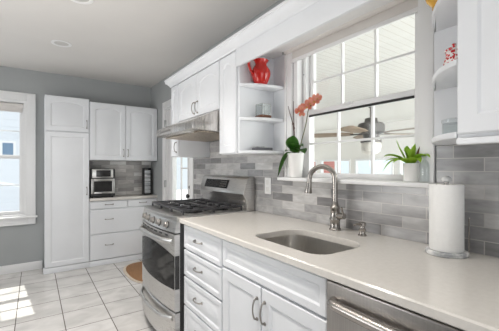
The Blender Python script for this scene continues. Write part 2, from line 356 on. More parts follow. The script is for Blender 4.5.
# ------------------------------------------------------------------ cabinet parts
# local frame of a cabinet: x from its left end to its right end, y = 0 at the body's front, -y towards the room
def panel_mesh(x0, x1, z0, z1, arch=0.0, stile=.055, th=.02, y=0.0, flat=False):
    # a raised-panel front, arch > 0 gives the cathedral top
    b = bmesh.new(); N = 14 if arch else 2
    def loop(ins, yy, rise):
        pts = [(x0+ins, z0+ins), (x1-ins, z0+ins)]
        for i in range(N+1):
            t = i/N; px = x1-ins-(x1-x0-2*ins)*t; c = 1-abs(2*t-1)**2.4
            pts.append((px, z1-ins-rise+rise*c))
        return [b.verts.new((p[0], yy, p[1])) for p in pts]
    yb, yf = y, y-th
    if flat: L = [loop(0, yb, 0), loop(0, yf+.006, 0), loop(.006, yf, 0)]
    else:
        s = min(stile, (z1-z0)*.24, (x1-x0)*.24)
        g1 = s+.008; g2 = s+.016; g3 = s+.042 if (z1-z0) > .2 else s+.03
        L = [loop(0, yb, 0), loop(0, yf+.004, 0), loop(.004, yf, 0), loop(s, yf, arch), loop(g1, yf+.0068, arch), loop(g2, yf+.0068, arch), loop(g3, yf+.001, arch)]
    n = len(L[0])
    for a, c in zip(L, L[1:]):
        for i in range(n): b.faces.new((a[i], a[(i+1) % n], c[(i+1) % n], c[i]))
    b.faces.new(L[0][::-1]); b.faces.new(L[-1])
    bmesh.ops.recalc_face_normals(b, faces=b.faces)
    return MB().merge(b)
def pull(par, x, z, vert=False, y=-.02, ln=.092, m='pewter'):
    h = ln/2; pts = []
    for t, d in ((-1, 0), (-.96, .009), (-.84, .017), (-.48, .023), (0, .0255), (.48, .023), (.84, .017), (.96, .009), (1, 0)):
        pts.append((x, y-d, z+t*h) if vert else (x+t*h, y-d, z))
    mb = MB().tube(pts, [.0055, .0046, .0042, .0038, .0034, .0038, .0042, .0046, .0055], 10, 4)
    for t in (-1, 1):
        c = (x, y, z+t*h) if vert else (x+t*h, y, z)
        mb.lathe([(.008, -.003), (.008, 0)], c, 12, 'Y')
    return mb.build('handle', m, par)
def fronts(par, specs):
    # specs: (kind, x0, x1, z0, z1, arch, handle(x, z, vertical) or None, label)
    for k, x0, x1, z0, z1, ar, hd in specs:
        o = panel_mesh(x0, x1, z0, z1, ar, .055 if k != 'drawer' else .03).build(k, 'cab', par, ang=25)
        if hd: pull(o, hd[0], hd[1], hd[2])
def sidewall(Y, z=0.0, x=None): return (x, Y, z)

XB = .835      # body front of the base run (fronts stand 2 cm proud)
XU = 1.12      # body front of the upper run

# ---- far wall: pantry, base drawers, worktop, backsplash, upper cabinet
FY = 4.37          # body front of the shallow far run
pan = thing('pantry_cabinet', 'tall white pantry cabinet with two stacked doors by far window', 'cabinet', (.102, FY, 0))
PW = .469
MB().box(0, PW, 0, D-FY-.001, .07, 2.112, .002).build('body', 'cab', pan)
MB().box(-.014, PW, -.022, .04, 0, .066, .004).build('toe_kick', 'cab', pan)
fronts(pan, [('door', .004, PW-.004, 1.692, 2.106, .035, (PW-.03, 1.79, True)), ('door', .004, PW-.004, .072, 1.680, 0, (PW-.03, .96, True))])

BX0, BX1 = .573, 1.427
bd = thing('base_cabinet', 'white drawer base under the toaster oven on far wall', 'cabinet', (BX0, FY, 0))
bw = BX1-BX0
MB().box(0, bw, 0, D-FY-.001, .07, .826, .002).build('body', 'cab', bd)
MB().box(0, bw, -.022, .04, 0, .066, .003).build('toe_kick', 'cab', bd)
def slab(par, x0, x1, z0, z1, hx, hz):
    o = panel_mesh(x0, x1, z0, z1, flat=True).build('drawer', 'cab', par, ang=25); pull(o, hx, hz, False)
slab(bd, .006, .452, .724, .820, .229, .775); slab(bd, .460, bw-.004, .724, .820, .66, .775)
slab(bd, .006, bw-.004, .405, .714, .229, .585); slab(bd, .006, bw-.004, .076, .395, .229, .255)
wt = MB().box(.573, 1.428, 4.335, D-.002, .827, .862, .004).build('worktop', 'counter'); tag(wt, 'short beige stone worktop under the toaster oven on far wall', 'worktop')
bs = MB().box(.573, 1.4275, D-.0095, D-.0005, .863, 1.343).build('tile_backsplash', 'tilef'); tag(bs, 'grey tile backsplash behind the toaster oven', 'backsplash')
uc = thing('upper_cabinet', 'white two-door wall cabinet above the toaster oven', 'cabinet', (.574, 4.345, 1.345))
uw = .852
MB().box(0, uw, 0, D-4.345-.001, 0, .735, .002).build('body', 'cab', uc)
fronts(uc, [('door', .004, uw/2-.003, .004, .728, .035, (uw/2-.028, .10, True)), ('door', uw/2+.003, uw-.004, .004, .728, .035, (uw/2+.028, .10, True))])

# ---- sink run: base cabinets
def base(name, label, y_left, width):
    t = thing(name, label, 'cabinet', (XB, y_left, 0), -PI/2)
    MB().box(0, width, 0, W-XB-.001, .10, .70, .001).box(0, .018, 0, W-XB-.001, .70, .884).box(width-.018, width, 0, W-XB-.001, .70, .884).box(.018, width-.018, 0, .02, .70, .884).build('body', 'cab', t)
    MB().box(0, width, .055, .075, 0, .10).build('toe_kick', 'cab', t)
    return t
db = base('drawer_cabinet', 'white four-drawer base cabinet right of the stove', 1.950, .515)
for a, b2 in ((.722, .874), (.545, .712), (.352, .535), (.135, .342)):
    o = panel_mesh(.010, .510, a, b2, 0, .026).build('drawer', 'cab', db, ang=25); pull(o, .235, (a+b2)/2+.005, False)
sb = base('sink_cabinet', 'white double-door base cabinet under the sink', 1.434, .722)
panel_mesh(.006, .716, .738, .874, 0, .03).build('false_front', 'cab', sb, ang=25)
fronts(sb, [('door', .006, .343, .135, .727, 0, (.318, .625, True)), ('door', .349, .716, .135, .727, 0, (.374, .625, True))])
# sink base is hollow above .70 for the bowl
nb = base('corner_cabinet', 'white base cabinet right of the dishwasher', .105, .6)
fronts(nb, [('door', .006, .594, .135, .874, 0, (.04, .7, True))])

# ---- dishwasher
dwr = thing('dishwasher', 'brushed stainless dishwasher with a curved bar handle under the counter', 'dishwasher', (.84, .706, 0), -PI/2)
MB().box(.004, .594, .012, .55, .10, .878).build('body', 'gap', dwr)
MB().box(.004, .594, -.045, .012, .125, .880, .005, 3).build('door', 'steelh', dwr)
MB().box(.01, .588, .03, .05, 0, .10).build('toe_kick', 'blackp', dwr)
pts = [(.040, -.043, .822), (.043, -.062, .823), (.062, -.076, .824), (.14, -.082, .824), (.30, -.086, .824), (.46, -.082, .824), (.537, -.076, .824), (.556, -.062, .823), (.560, -.043, .822)]
MB().tube(pts, [.015, .0155, .016, .0165, .0165, .0165, .016, .0155, .015], 14, 4).build('handle', 'nickel', dwr)

# ---- countertop with an undermount sink opening
SX0, SX1, SY0, SY1 = .885, 1.205, .815, 1.275
def rrect(x0, x1, y0, y1, r, n=8):
    pts = []
    rs = r if isinstance(r, tuple) else (r,)*4
    for (cx, cy, a0), q in zip(((x1, y1, 0), (x0, y1, 90), (x0, y0, 180), (x1, y0, 270)), rs):
        ox = cx-q if cx == x1 else cx+q; oy = cy-q if cy == y1 else cy+q
        for i in range(n+1):
            a = math.radians(a0+90*i/n); pts.append((ox+q*math.cos(a), oy+q*math.sin(a)))
    return pts
RR = (.11, .075, .075, .11)
def counter_mesh():
    b = bmesh.new(); x0, x1, y0, y1, zt, zbm = .790, 1.4285, -.495, 1.953, .915, .885
    hole = rrect(SX0, SX1, SY0, SY1, RR); n = len(hole)
    cxm, cym = (SX0+SX1)/2, (SY0+SY1)/2
    def ring(z, ins=0.0):
        outer = []
        for hx, hy in hole:
            dx, dy = hx-cxm, hy-cym; k = 1e9
            if dx > 0: k = min(k, (x1-ins-cxm)/dx)
            if dx < 0: k = min(k, (x0+ins-cxm)/dx)
            if dy > 0: k = min(k, (y1-ins-cym)/dy)
            if dy < 0: k = min(k, (y0+ins-cym)/dy)
            outer.append([cxm+dx*k, cym+dy*k])
        for cx, cy in ((x0+ins, y0+ins), (x0+ins, y1-ins), (x1-ins, y0+ins), (x1-ins, y1-ins)):   # snap nearest to the corners
            j = min(range(n), key=lambda i: (outer[i][0]-cx)**2+(outer[i][1]-cy)**2); outer[j] = [cx, cy]
        return [b.verts.new((p[0], p[1], z)) for p in outer]
    top_o = ring(zt, .005); edge_t = ring(zt-.005); edge_b = ring(zbm+.004); bot_o = ring(zbm, .004)
    ht0 = [b.verts.new((cxm+(p[0]-cxm)*1.012, cym+(p[1]-cym)*1.012, zt)) for p in hole]
    ht = [b.verts.new((p[0], p[1], zt-.004)) for p in hole]; hb = [b.verts.new((p[0], p[1], zbm)) for p in hole]
    seq = [bot_o, edge_b, edge_t, top_o, ht0, ht, hb, bot_o]
    for a, c in zip(seq, seq[1:]):
        for i in range(n): b.faces.new((a[i], a[(i+1) % n], c[(i+1) % n], c[i]))
    bmesh.ops.recalc_face_normals(b, faces=b.faces); return MB().merge(b)
ct = counter_mesh().build('countertop', 'counter', ang=20); tag(ct, 'long beige stone countertop with the sink cut-out', 'countertop')
sk = thing('sink', 'undermount stainless sink bowl set in the countertop', 'sink', ((SX0+SX1)/2, (SY0+SY1)/2, .70))
def sink_mesh():
    b = bmesh.new(); rings = []
    hw, hl = (SX1-SX0)/2, (SY1-SY0)/2
    for gx, z, rf in ((.012, .1835, 1), (.004, .1835, 1), (.004, .176, 1), (-.002, .06, 1), (-.012, .025, .95), (-.035, .012, .8), (-.09, .008, .4)):
        r = tuple(max(.01, q*rf+gx) for q in RR)
        rings.append([b.verts.new((p[0], p[1], z)) for p in rrect(-hw-gx, hw+gx, -hl-gx, hl+gx, r)])
    n = len(rings[0])
    for a, c in zip(rings, rings[1:]):
        for i in range(n): b.faces.new((a[i], a[(i+1) % n], c[(i+1) % n], c[i]))
    b.faces.new(rings[-1]); bmesh.ops.recalc_face_normals(b, faces=b.faces)
    bmesh.ops.reverse_faces(b, faces=b.faces); return MB().merge(b)
sm = sink_mesh().build('bowl', 'sink', sk, ang=60)
md = sm.modifiers.new('thickness', 'SOLIDIFY'); md.thickness = .0015; md.offset = -1
MB().lathe([(.042, .008), (.042, .012), (.03, .012), (.027, .009), (.006, .0095)], (0, 0, 0), 28).build('drain', 'nickel', sk)

# ---- sink-wall backsplash (one continuous tiled surface with openings)
tb = MB(); XT0, XT1 = W-.009, W-.0005
for y0, y1, zz1 in ((-.5, .640, 1.344), (.640, 1.632, 1.163), (1.632, 1.975, 1.344), (1.975, 2.735, 1.498), (2.735, 3.113, 1.350)):
    tb.box(XT0, XT1, y0, y1, .916, zz1)
tbo = tb.build('tile_backsplash', 'tile', smooth=False); tag(tbo, 'long grey subway tile backsplash behind the sink and stove', 'backsplash')
ot = thing('outlet', 'white wall outlet plate on the grey tiles below the left shelves', 'outlet', (XT0, 1.845, 1.117), -PI/2)
MB().box(0, .072, -.006, 0, -.06, .06, .003).build('cover_plate', 'outlet', ot)
for zz in (-.026, .026): MB().box(.02, .052, -.009, -.004, zz-.015, zz+.015, .003).build('socket', 'white_cer', ot)

# ------------------------------------------------------------------ upper run on the sink wall
def upper(name, label, y_left, width, z0, z1=2.03):
    t = thing(name, label, 'cabinet', (XU, y_left, z0), -PI/2)
    MB().box(0, width, 0, W-XU-.001, 0, z1-z0, .0015).build('body', 'cab', t); return t
u1 = upper('upper_cabinet', 'narrow white wall cabinet on the far side of the hood by the door', 2.935, .185, 1.352)
fronts(u1, [('door', .004, .181, .004, .674, .02, (.145, .09, True))])
u2 = upper('upper_cabinet', 'white two-door wall cabinet above the range hood', 2.748, .770, 1.672)
fronts(u2, [('door', .004, .381, .004, .354, .032, (.352, .075, True)), ('door', .387, .766, .004, .354, .032, (.416, .075, True))])
u3 = upper('upper_cabinet', 'narrow white wall cabinet between the hood and the left shelves', 1.976, .243, 1.345)
fronts(u3, [('door', .005, .225, .004, .681, .025, None)])
u4 = upper('upper_cabinet', 'white wall cabinet at right above the paper towels', .440, .5, 1.345)
fronts(u4, [('door', .005, .495, .012, .90, .03, None)])
u4.children[0].data  # body
MB().box(0, .5, -.018, 0, -.022, 0, .006).build('light_rail', 'cab', u4)

def shelf_unit(name, label, ypanel, sgn, depth, zs, ztop, ex):
    # open quarter-round shelves against a cabinet side; sgn = direction along Y away from the cabinet
    t = thing(name, label, 'shelf unit', (0, 0, 0))
    a = W-.002-1.112
    def plan(ins=0.0):
        pts = [(W-.0195, ypanel), (W-.002-a+ins, ypanel)]
        for i in range(1, 15):
            th = PI/2*i/14; c = math.cos(th)**ex; s2 = math.sin(th)**ex
            pts.append((min(W-.0195, W-.002-(a-ins)*c), ypanel+sgn*(depth-ins)*s2))
        return pts
    for k, z in enumerate(zs):
        MB().prism(plan(), 'Z', z-.020, z, .003).build('shelf', 'cab', t)
    MB().box(W-.019, W-.001, min(ypanel, ypanel+sgn*depth), max(ypanel, ypanel+sgn*depth), zs[0]-.02, ztop).build('back_panel', 'cab', t)
    return t
shl = shelf_unit('corner_shelf', 'white open corner shelves left of the kitchen window', 1.7325, -1, .115, (1.366, 1.585, 1.808), 2.028, 1.1)
shr = shelf_unit('corner_shelf', 'white open corner shelves right of the kitchen window', .4405, 1, .205, (1.366, 1.600, 1.850), 2.028, 1.4)

# valance over the window, soffit board, crown along the whole run
va = MB().box(1.092, 1.112, .4405, 1.7325, 1.915, 2.03, .002).build('window_valance', 'cab'); tag(va, 'white valance board spanning the kitchen window', 'valance')
struct(MB().box(1.112, W-.001, .4405, 1.7325, 2.030, 2.046).build('trim_1', 'trim', smooth=False), 'beige soffit board over the kitchen window')
prof = [(1.100, 2.032), (1.094, 2.032), (1.090, 2.040), (1.078, 2.048), (1.062, 2.058), (1.050, 2.072), (1.046, 2.078), (1.036, 2.080), (1.036, 2.092), (1.125, 2.092), (1.125, 2.032)]
struct(MB().prism(prof, 'Y', -.06, 2.945).box(1.125, W-.001, -.06, 2.93, 2.047, 2.06).box(1.048, W-.001, 2.935, 2.962, 2.062, 2.090, .004).build('trim_2', 'cab', ang=25), 'white crown moulding along the tops of the upper cabinets')

# ------------------------------------------------------------------ range hood
hd = thing('range_hood', 'stainless range hood under the short cabinet above the stove', 'range hood', (W, 2.744, 0), -PI/2)
hwid = .758
fy = -(W-.895)   # front
poly = [(-.002, 1.505), (fy+.006, 1.520), (fy, 1.526), (fy, 1.578), (fy+.012, 1.586), (-(W-1.10), 1.671), (-.002, 1.671)]
hb = MB().prism(poly, 'X', 0, hwid, .002).build('canopy', 'hood', hd, ang=25)
MB().prism([(-.06, 1.5085), (fy+.07, 1.5155), (fy+.07, 1.507), (-.06, 1.500)], 'X', .04, hwid-.04).build('filter', 'hoodin', hd)
MB().lathe([(.03, 0), (.03, .008)], (.62, fy+.045, 1.510), 20).build('lamp_lens', 'lamp', hd)
MB().box(.10, .34, fy-.003, fy+.002, 1.545, 1.560, .001).build('control_strip', 'pewter', hd)

# ------------------------------------------------------------------ range
st = thing('gas_range', 'stainless freestanding gas range with black grates', 'stove', (.80, 2.722, 0), -PI/2)
sw = .756
def bow(x, amt=.034): return -amt*(1-(2*x/sw-1)**2)
MB().box(.002, sw-.002, .0, W-.80-.03, .03, .897, .003).build('body', 'blackp', st)
for fx in (.05, sw-.05):
    for fyy in (.06, .5): MB().lathe([(.02, 0), (.016, .03)], (fx, fyy, 0), 14).build('foot', 'blackp', st)
def bowed(x0, x1, y0, z0, z1, th, bev=.004, amt=.034, nu=24):
    # a slab bowed in plan
    b = bmesh.new(); n = nu; F = []; 
    prof = [(0, z0), (-th+bev, z0), (-th, z0+bev), (-th, z1-bev), (-th+bev, z1), (0, z1)]
    for i in range(n+1):
        x = x0+(x1-x0)*i/n; F.append([b.verts.new((x, y0+p[0]+(bow(x, amt) if k not in (0, 5) else 0), p[1])) for k, p in enumerate(prof)])
    m = len(prof)
    for a, c in zip(F, F[1:]):
        for k in range(m): b.faces.new((a[k], a[(k+1) % m], c[(k+1) % m], c[k]))
    b.faces.new(F[0][::-1]); b.faces.new(F[-1]); bmesh.ops.recalc_face_normals(b, faces=b.faces); return MB().merge(b)
# cooktop deck
ck = bowed(-.002, sw+.002, .03, .897, .924, .050).box(-.002, sw+.002, .03, .56, .897, .924, .003).build('cooktop', 'steel', st)
# slanted control panel
def cp(u, v):
    x = sw*u; z = .782+(.893-.782)*v; return Vector((x, .004+bow(x)-.012-.022*(1-v), z))
b = bmesh.new(); 
mbp = MB(); nu = 24; b = bmesh.new(); R = []
for i in range(nu+1):
    x = sw*i/nu; y = bow(x)
    R.append([b.verts.new(p) for p in ((x, .0, .816), (x, y-.034, .816), (x, y-.038, .821), (x, y-.020, .898), (x, .0, .898))])
for a, c in zip(R, R[1:]):
    for k in range(5): b.faces.new((a[k], a[(k+1) % 5], c[(k+1) % 5], c[k]))
b.faces.new(R[0][::-1]); b.faces.new(R[-1]); bmesh.ops.recalc_face_normals(b, faces=b.faces)
cpn = MB().merge(b).build('control_panel', 'steel', st, ang=25)
for x in (.155, .275, .395, .515, .640):
    y = bow(x)-.028; q = Matrix.Rotation(-.2, 3, 'X'); k = MB()
    k.lathe([(.023, 0), (.023, -.005), (.019, -.008), (.0175, -.020), (.015, -.023)], (0, 0, 0), 24, 'Y').box(-.004, .004, -.028, -.020, -.017, .017, .002)
    o = k.build('knob', 'pewter', cpn); o.location = (x, y, .859); o.rotation_euler = (-.2, 0, 0)
    b2 = MB().lathe([(.027, .001), (.027, -.003), (.024, -.004)], (0, 0, 0), 24, 'Y').build('bezel', 'blackp', o)
# oven door
od = bowed(.004, sw-.004, 0, .292, .806, .036, .006).build('oven_door', 'steel', st, ang=25)
def gl(u, v):
    x = .007+(sw-.014)*u; q = 1-(2*u-1)**2
    zt = .662+.052*q; zb = .442-.006*q; return Vector((x, bow(x)-.037, zb+(zt-zb)*v))
MB().grid(gl, 28, 8, .003).box(.002, .0075, -.034, -.004, .442, .664).box(sw-.0075, sw-.002, -.034, -.004, .442, .664).build('oven_window', 'glassblk', od)
pts = []
for i in range(13):
    x = .03+(sw-.06)*i/12; e = min(1, math.sin(PI*i/12)*2.2); pts.append((x, bow(x)-.036-.028*e, .757))
MB().tube(pts, .0145, 12, 3, (1.25, .8)).build('handle', 'steel', od)
v_ = MB()
for i in range(7): v_.box(.09+i*.085, .15+i*.085, bow(.12+i*.085)-.0375, bow(.12+i*.085)-.030, .786, .796)
v_.build('vent_slots', 'gap', od)
wd_ = bowed(.004, sw-.004, 0, .055, .282, .034, .006).build('warming_drawer', 'steel', st, ang=25)
pts = []
for i in range(13):
    u = i/12; x = .035+(sw-.07)*u; e = min(1, math.sin(PI*u)*2.0); pts.append((x, bow(x)-.034-.030*e, .242-.020*math.sin(PI*u)))
MB().tube(pts, .0145, 12, 3, (1.2, .8)).build('handle', 'steel', wd_)
# backguard
bgp = [(.575, .90), (.545, .918), (.535, .99), (.520, 1.02), (.505, 1.045), (.508, 1.06), (.545, 1.165), (.562, 1.178), (.60, 1.178), (.612, 1.16), (.612, .90)]
bgo = MB().prism(bgp, 'X', .0, sw, .003).build('backguard', 'steel', st, ang=30)
nrm = Vector((0, -(1.165-1.06), (.545-.508))).normalized()
def onback(u, v, off): 
    return Vector((u, .508+(.545-.508)*v, 1.06+(1.165-1.06)*v))+nrm*off
def dsp(a, c): return onback(.085+(.50-.085)*a+(.03 if c > .5 else 0)*0, .16+.68*c, .002)
MB().grid(dsp, 4, 3, .002).build('display_panel', 'display', bgo)
kp = MB()
for i in range(5):
    for j in range(3): kp.grid(lambda a, c, i=i, j=j: onback(.37+.022*i+.014*a, .26+.18*j+.10*c, .0045), 1, 1, .001)
kp.build('keypad', 'pewter', bgo)
# burners and grates
for bx, by, br in ((.17, .16, .045), (.17, .40, .038), (.378, .28, .05), (.586, .16, .05), (.586, .40, .036)):
    MB().lathe([(br+.03, .9235), (br+.03, .926), (br, .927), (br, .936), (br-.006, .940), (br-.008, .943), (.004, .944)], (bx, by, 0), 26).build('burner', 'black', st)
def grate(x0, x1, y0, y1):
    g = MB(); zt, h = .960, .014
    def bar(a, c, w=.016):
        if abs(a[0]-c[0]) < 1e-6: g.box(a[0]-w/2, a[0]+w/2, min(a[1], c[1]), max(a[1], c[1]), zt-h, zt, .003)
        else: g.box(min(a[0], c[0]), max(a[0], c[0]), a[1]-w/2, a[1]+w/2, zt-h, zt, .003)
    bar((x0, y0), (x1, y0)); bar((x0, y1), (x1, y1)); bar((x0, y0), (x0, y1)); bar((x1, y0), (x1, y1))
    xm = (x0+x1)/2
    for yc in ((y0*3+y1)/4, (y0+3*y1)/4):
        bar((x0, yc), (xm-.025, yc)); bar((xm+.025, yc), (x1, yc))
    bar((x0, (y0+y1)/2), (x1, (y0+y1)/2))
    for q in (.25, .75):
        xq = x0+(x1-x0)*q
        for yy in (y0, (y0+y1)/2): bar((xq, yy), (xq, yy+.05)); bar((xq, yy+(y1-y0)/2-.05), (xq, yy+(y1-y0)/2))
    for a, c in ((y0, (y0*3+y1)/4-.025), ((y0*3+y1)/4+.025, (y0+3*y1)/4-.025), ((y0+3*y1)/4+.025, y1)): bar((xm, a), (xm, c))
    for px in (x0, x1):
        for py in (y0, (y0+y1)/2, y1): g.box(px-.006, px+.006, py-.006, py+.006, .924, zt, .002)
    return g.build('grate', 'iron', st)
grate(.045, .262, .04, .515); grate(.272, .484, .04, .515); grate(.494, .711, .04, .515)

# ------------------------------------------------------------------ things on the counter and sill
ft = thing('faucet', 'brushed nickel gooseneck faucet behind the sink', 'faucet', (1.337, 1.118, .915))
MB().lathe([(.032, 0), (.032, .006), (.027, .012), (.0255, .05), (.029, .056), (.029, .062), (.025, .068), (.024, .11), (.027, .116), (.027, .122), (.019, .132), (.0145, .155)], (0, 0, 0), 28).build('base', 'nickel', ft)
ang = math.radians(112)    # spout swung towards the far end of the sink
dx, dy = -math.sin(math.radians(30)), math.cos(math.radians(30))
pts = [(0, 0, .14), (0, 0, .24)]
R0 = .070
for i in range(1, 12):
    a = PI*i/12*1.02; pts.append((dx*R0*(1-math.cos(a)), dy*R0*(1-math.cos(a)), .272+R0*math.sin(a)))
e = pts[-1]; pts.append((dx*R0*2.03, dy*R0*2.03, .245))
MB().tube(pts, .0138, 14, 3).build('gooseneck', 'nickel', ft)
MB().tube([(dx*R0*2.02, dy*R0*2.02, .250), (dx*R0*2.06, dy*R0*2.06, .222), (dx*R0*2.10, dy*R0*2.10, .200), (dx*R0*2.11, dy*R0*2.11, .194)], [.014, .017, .0215, .020], 18).build('spray_head', 'nickel', ft)
lv = MB().tube([(-.0, -.018, .078), (-.005, -.045, .080), (-.008, -.066, .082)], [.0175, .018, .016], 16).tube([(-.008, -.060, .084), (-.02, -.066, .105), (-.034, -.070, .13)], [.006, .005, .0045], 10, 3)
lv.build('lever', 'nickel', ft)
sd = thing('soap_dispenser', 'small brushed nickel soap pump right of the faucet', 'soap dispenser', (1.333, .945, .915))
MB().lathe([(.021, 0), (.021, .005), (.015, .010), (.014, .022), (.017, .026), (.017, .034), (.012, .038), (.011, .046), (.0175, .049), (.0175, .064), (.012, .068)], (0, 0, 0), 24).build('body', 'nickel', sd)
MB().tube([(0, 0, .058), (-.03, .01, .059), (-.046, .016, .054)], [.007, .006, .005], 10, 2).build('nozzle', 'nickel', sd)

TX, TY = 1.322, .560
th_ = thing('paper_towel_holder', 'grey marble based paper towel holder on the counter', 'paper towel holder', (TX, TY, .915))
MB().lathe([(.070, 0), (.073, .003), (.073, .013), (.068, .017), (.006, .017)], (0, 0, 0), 48).build('base', 'marble', th_)
MB().lathe([(.0085, .017), (.0085, .280)], (0, 0, 0), 14).build('post', 'nickel', th_)
MB().lathe([(.006, .279), (.016, .283), (.018, .291), (.015, .299), (.006, .303)], (0, 0, 0), 20).build('finial', 'marble', th_)
MB().tube([(.040, -.063, .014), (.040, -.063, .14)], .0035, 8).tube([(.040, -.063, .14), (.040, -.063, .145)], [.0035, .002], 8).build('tension_rod', 'nickel', th_)
tr = thing('paper_towel_roll', 'white roll of paper towels standing on the marble holder', 'paper towels', (TX, TY, .932))
MB().lathe([(.0195, .001), (.057, .001), (.0585, .004), (.0585, .251), (.057, .254), (.0195, .254), (.0195, .001)], (0, 0, 0), 56, cap=False).build('paper', 'paper', tr)
MB().lathe([(.0165, .001), (.0190, .001), (.0190, .253), (.0165, .253), (.0165, .001)], (0, 0, 0), 28, cap=False).build('core', 'rugb', tr)

def leaf_mb(mb, p0, p1, p2, w, n=10, fold=.25, tw=None, point=1.0, peak=.45):
    # blade along a quadratic curve, widest at peak, folded along its midrib
    p0, p1, p2 = Vector(p0), Vector(p1), Vector(p2); b = bmesh.new(); rows = []
    for i in range(n+1):
        t = i/n; p = (1-t)**2*p0+2*(1-t)*t*p1+t*t*p2; d = (2*(1-t)*(p1-p0)+2*t*(p2-p1)).normalized()
        s = Vector(tw) if tw else Vector((0, 0, 1)).cross(d)
        s = (s-d*s.dot(d))
        if s.length < 1e-3: s = Vector((0, 1, 0))
        s.normalize(); up = d.cross(s)
        q = t/peak if t < peak else 1-((t-peak)/(1-peak))**(1.6*point)
        ww = w*max(.03, math.sin(PI/2*min(1, max(0, q)))*.85+.15*min(1, q)) if t < 1 else w*.03
        rows.append([b.verts.new(p-s*ww+up*fold*ww), b.verts.new(p-s*ww*.5+up*fold*ww*.35), b.verts.new(p), b.verts.new(p+s*ww*.5+up*fold*ww*.35), b.verts.new(p+s*ww+up*fold*ww)])
    for a, c in zip(rows, rows[1:]):
        for k in range(4): b.faces.new((a[k], a[k+1], c[k+1], c[k]))
    bmesh.ops.solidify(b, geom=b.faces[:], thickness=.0012); return mb.merge(b)

# orchid on the sill; local axes: +y runs to the left along the wall, -x into the room
OX, OY = 1.405, 1.497
orc = thing('potted_orchid', 'coral orchid in white pot at left end of the window sill', 'orchid', (OX, OY, 1.187))
MB().lathe([(.036, 0), (.040, .002), (.053, .148), (.055, .152), (.055, .158), (.0515, .158), (.0495, .148), (.046, .135)], (0, 0, 0), 36, cap=True).build('pot', 'white_cer', orc)
MB().lathe([(.047, .138), (.02, .143), (.004, .145)], (0, 0, 0), 20).build('bark', 'soil', orc)
for p0, p1, p2, w in (((0, .02, .15), (-.02, .06, .21), (-.045, .128, .00), .034), ((0, .0, .15), (-.03, .01, .24), (-.035, -.105, .195), .048),
                      ((0, -.01, .15), (.0, -.03, .215), (-.03, -.112, .150), .042), ((0, .01, .15), (-.03, .02, .22), (-.045, -.03, .270), .044),
                      ((0, .0, .15), (-.05, .0, .19), (-.085, .01, .165), .036)):
    leaf_mb(MB(), p0, p1, p2, w, 12, .22).build('leaf', 'leaf', orc)
MB().tube([(0, .012, .14), (-.003, .014, .26), (-.004, .024, .35), (-.006, .056, .44), (-.006, .066, .475)], [.0035, .003, .003, .0025, .002], 8, 4).lathe([(.003, .345), (.006, .352), (.003, .360)], (-.004, .024, 0), 10).build('bare_stem', 'stem', orc)
MB().tube([(0, .006, .14), (-.004, .008, .26), (-.005, .012, .35), (-.006, .016, .45), (-.006, .016, .50)], [.0035, .003, .003, .0025, .002], 8, 4).lathe([(.003, .315), (.006, .322), (.003, .330)], (-.005, .010, 0), 10).build('bare_stem', 'stem', orc)
MB().tube([(0, -.02, .14), (-.004, -.06, .24), (-.008, -.098, .33), (-.012, -.116, .385), (-.014, -.13, .425), (-.016, -.172, .458), (-.018, -.215, .468)], [.0035, .003, .003, .0028, .0025, .0022, .0018], 8, 4).build('flower_stem', 'stemg', orc)
def flower(c, r, face):
    c = Vector(c); f = Vector(face).normalized(); s = f.cross(Vector((0, 0, 1))).normalized(); u = s.cross(f)
    mb = MB()
    for a, wr, ln in ((90, .33, 1.0), (210, .33, .98), (330, .33, .98), (5, .52, 1.0), (175, .52, 1.0)):
        d = s*math.cos(math.radians(a))+u*math.sin(math.radians(a)); sd2 = f.cross(d)
        leaf_mb(mb, c, c+d*r*.5+f*r*.22, c+d*r*ln-f*r*.05, r*wr, 8, .12, sd2, 1.3, .55)
    o = mb.build('flower', 'petal', orc)
    leaf_mb(MB(), c, c+f*r*.3-u*r*.1, c+f*r*.35-u*r*.45, r*.2, 6, .5, s).build('flower_lip', 'petalc', o)
FR = (-.8, -.55, .02)
for c, r in (((-.022, -.055, .425), .030), ((-.026, -.085, .442), .026), ((-.024, -.125, .442), .033), ((-.030, -.158, .458), .034), ((-.026, -.190, .468), .036), ((-.030, -.218, .476), .028), ((-.018, -.075, .400), .020)):
    flower(c, r, (FR[0]+random.uniform(-.25, .25), FR[1]+random.uniform(-.4, .4), random.uniform(-.25, .15)))

# leafy plant at the right end of the sill
PX, PY = 1.412, .743
pp = thing('potted_plant', 'bright green strappy plant in white pot at right end of sill', 'potted plant', (PX, PY, 1.187))
MB().lathe([(.031, 0), (.033, .002), (.0355, .076), (.037, .079), (.037, .084), (.034, .084), (.0325, .076)], (0, 0, 0), 32).build('pot', 'white_cer', pp)
MB().lathe([(.033, .074), (.02, .079), (.003, .080)], (0, 0, 0), 20).build('soil', 'soil', pp)
LV = [((-.01, .055, .14), (-.02, .062, .195), .011), ((-.01, .02, .13), (-.015, .012, .165), .012), ((-.005, -.01, .13), (-.01, -.022, .172), .010), ((.0, .03, .125), (0, .028, .150), .010),
      ((-.03, .06, .135), (-.05, .108, .115), .018), ((-.04, .05, .125), (-.07, .095, .088), .012), ((-.02, .07, .14), (-.035, .122, .042), .010), ((-.05, .02, .12), (-.09, .035, .085), .013),
      ((-.02, -.05, .14), (-.03, -.075, .110), .012), ((-.02, -.055, .145), (-.05, -.105, .105), .011), ((-.03, -.04, .13), (-.06, -.070, .085), .011), ((-.045, -.01, .12), (-.085, -.02, .10), .012), ((-.03, .04, .12), (-.06, .07, .12), .013)]
LV = [(a, b, w*1.45) for a, b, w in LV]
for p1, p2, w in LV:
    leaf_mb(MB(), (p1[0]*.2, p1[1]*.2, .075), p1, p2, w, 10, .35).build('leaf', 'leaf2', pp)
leaf_mb(MB(), (0, -.012, .075), (-.01, -.03, .11), (-.015, -.045, .160), .007, 8, .3).build('flower_spike', 'rug', pp)
gb = thing('glass_bottle', 'small clear glass bottle between the green plant and the window frame', 'bottle', (1.412, .683, 1.187))
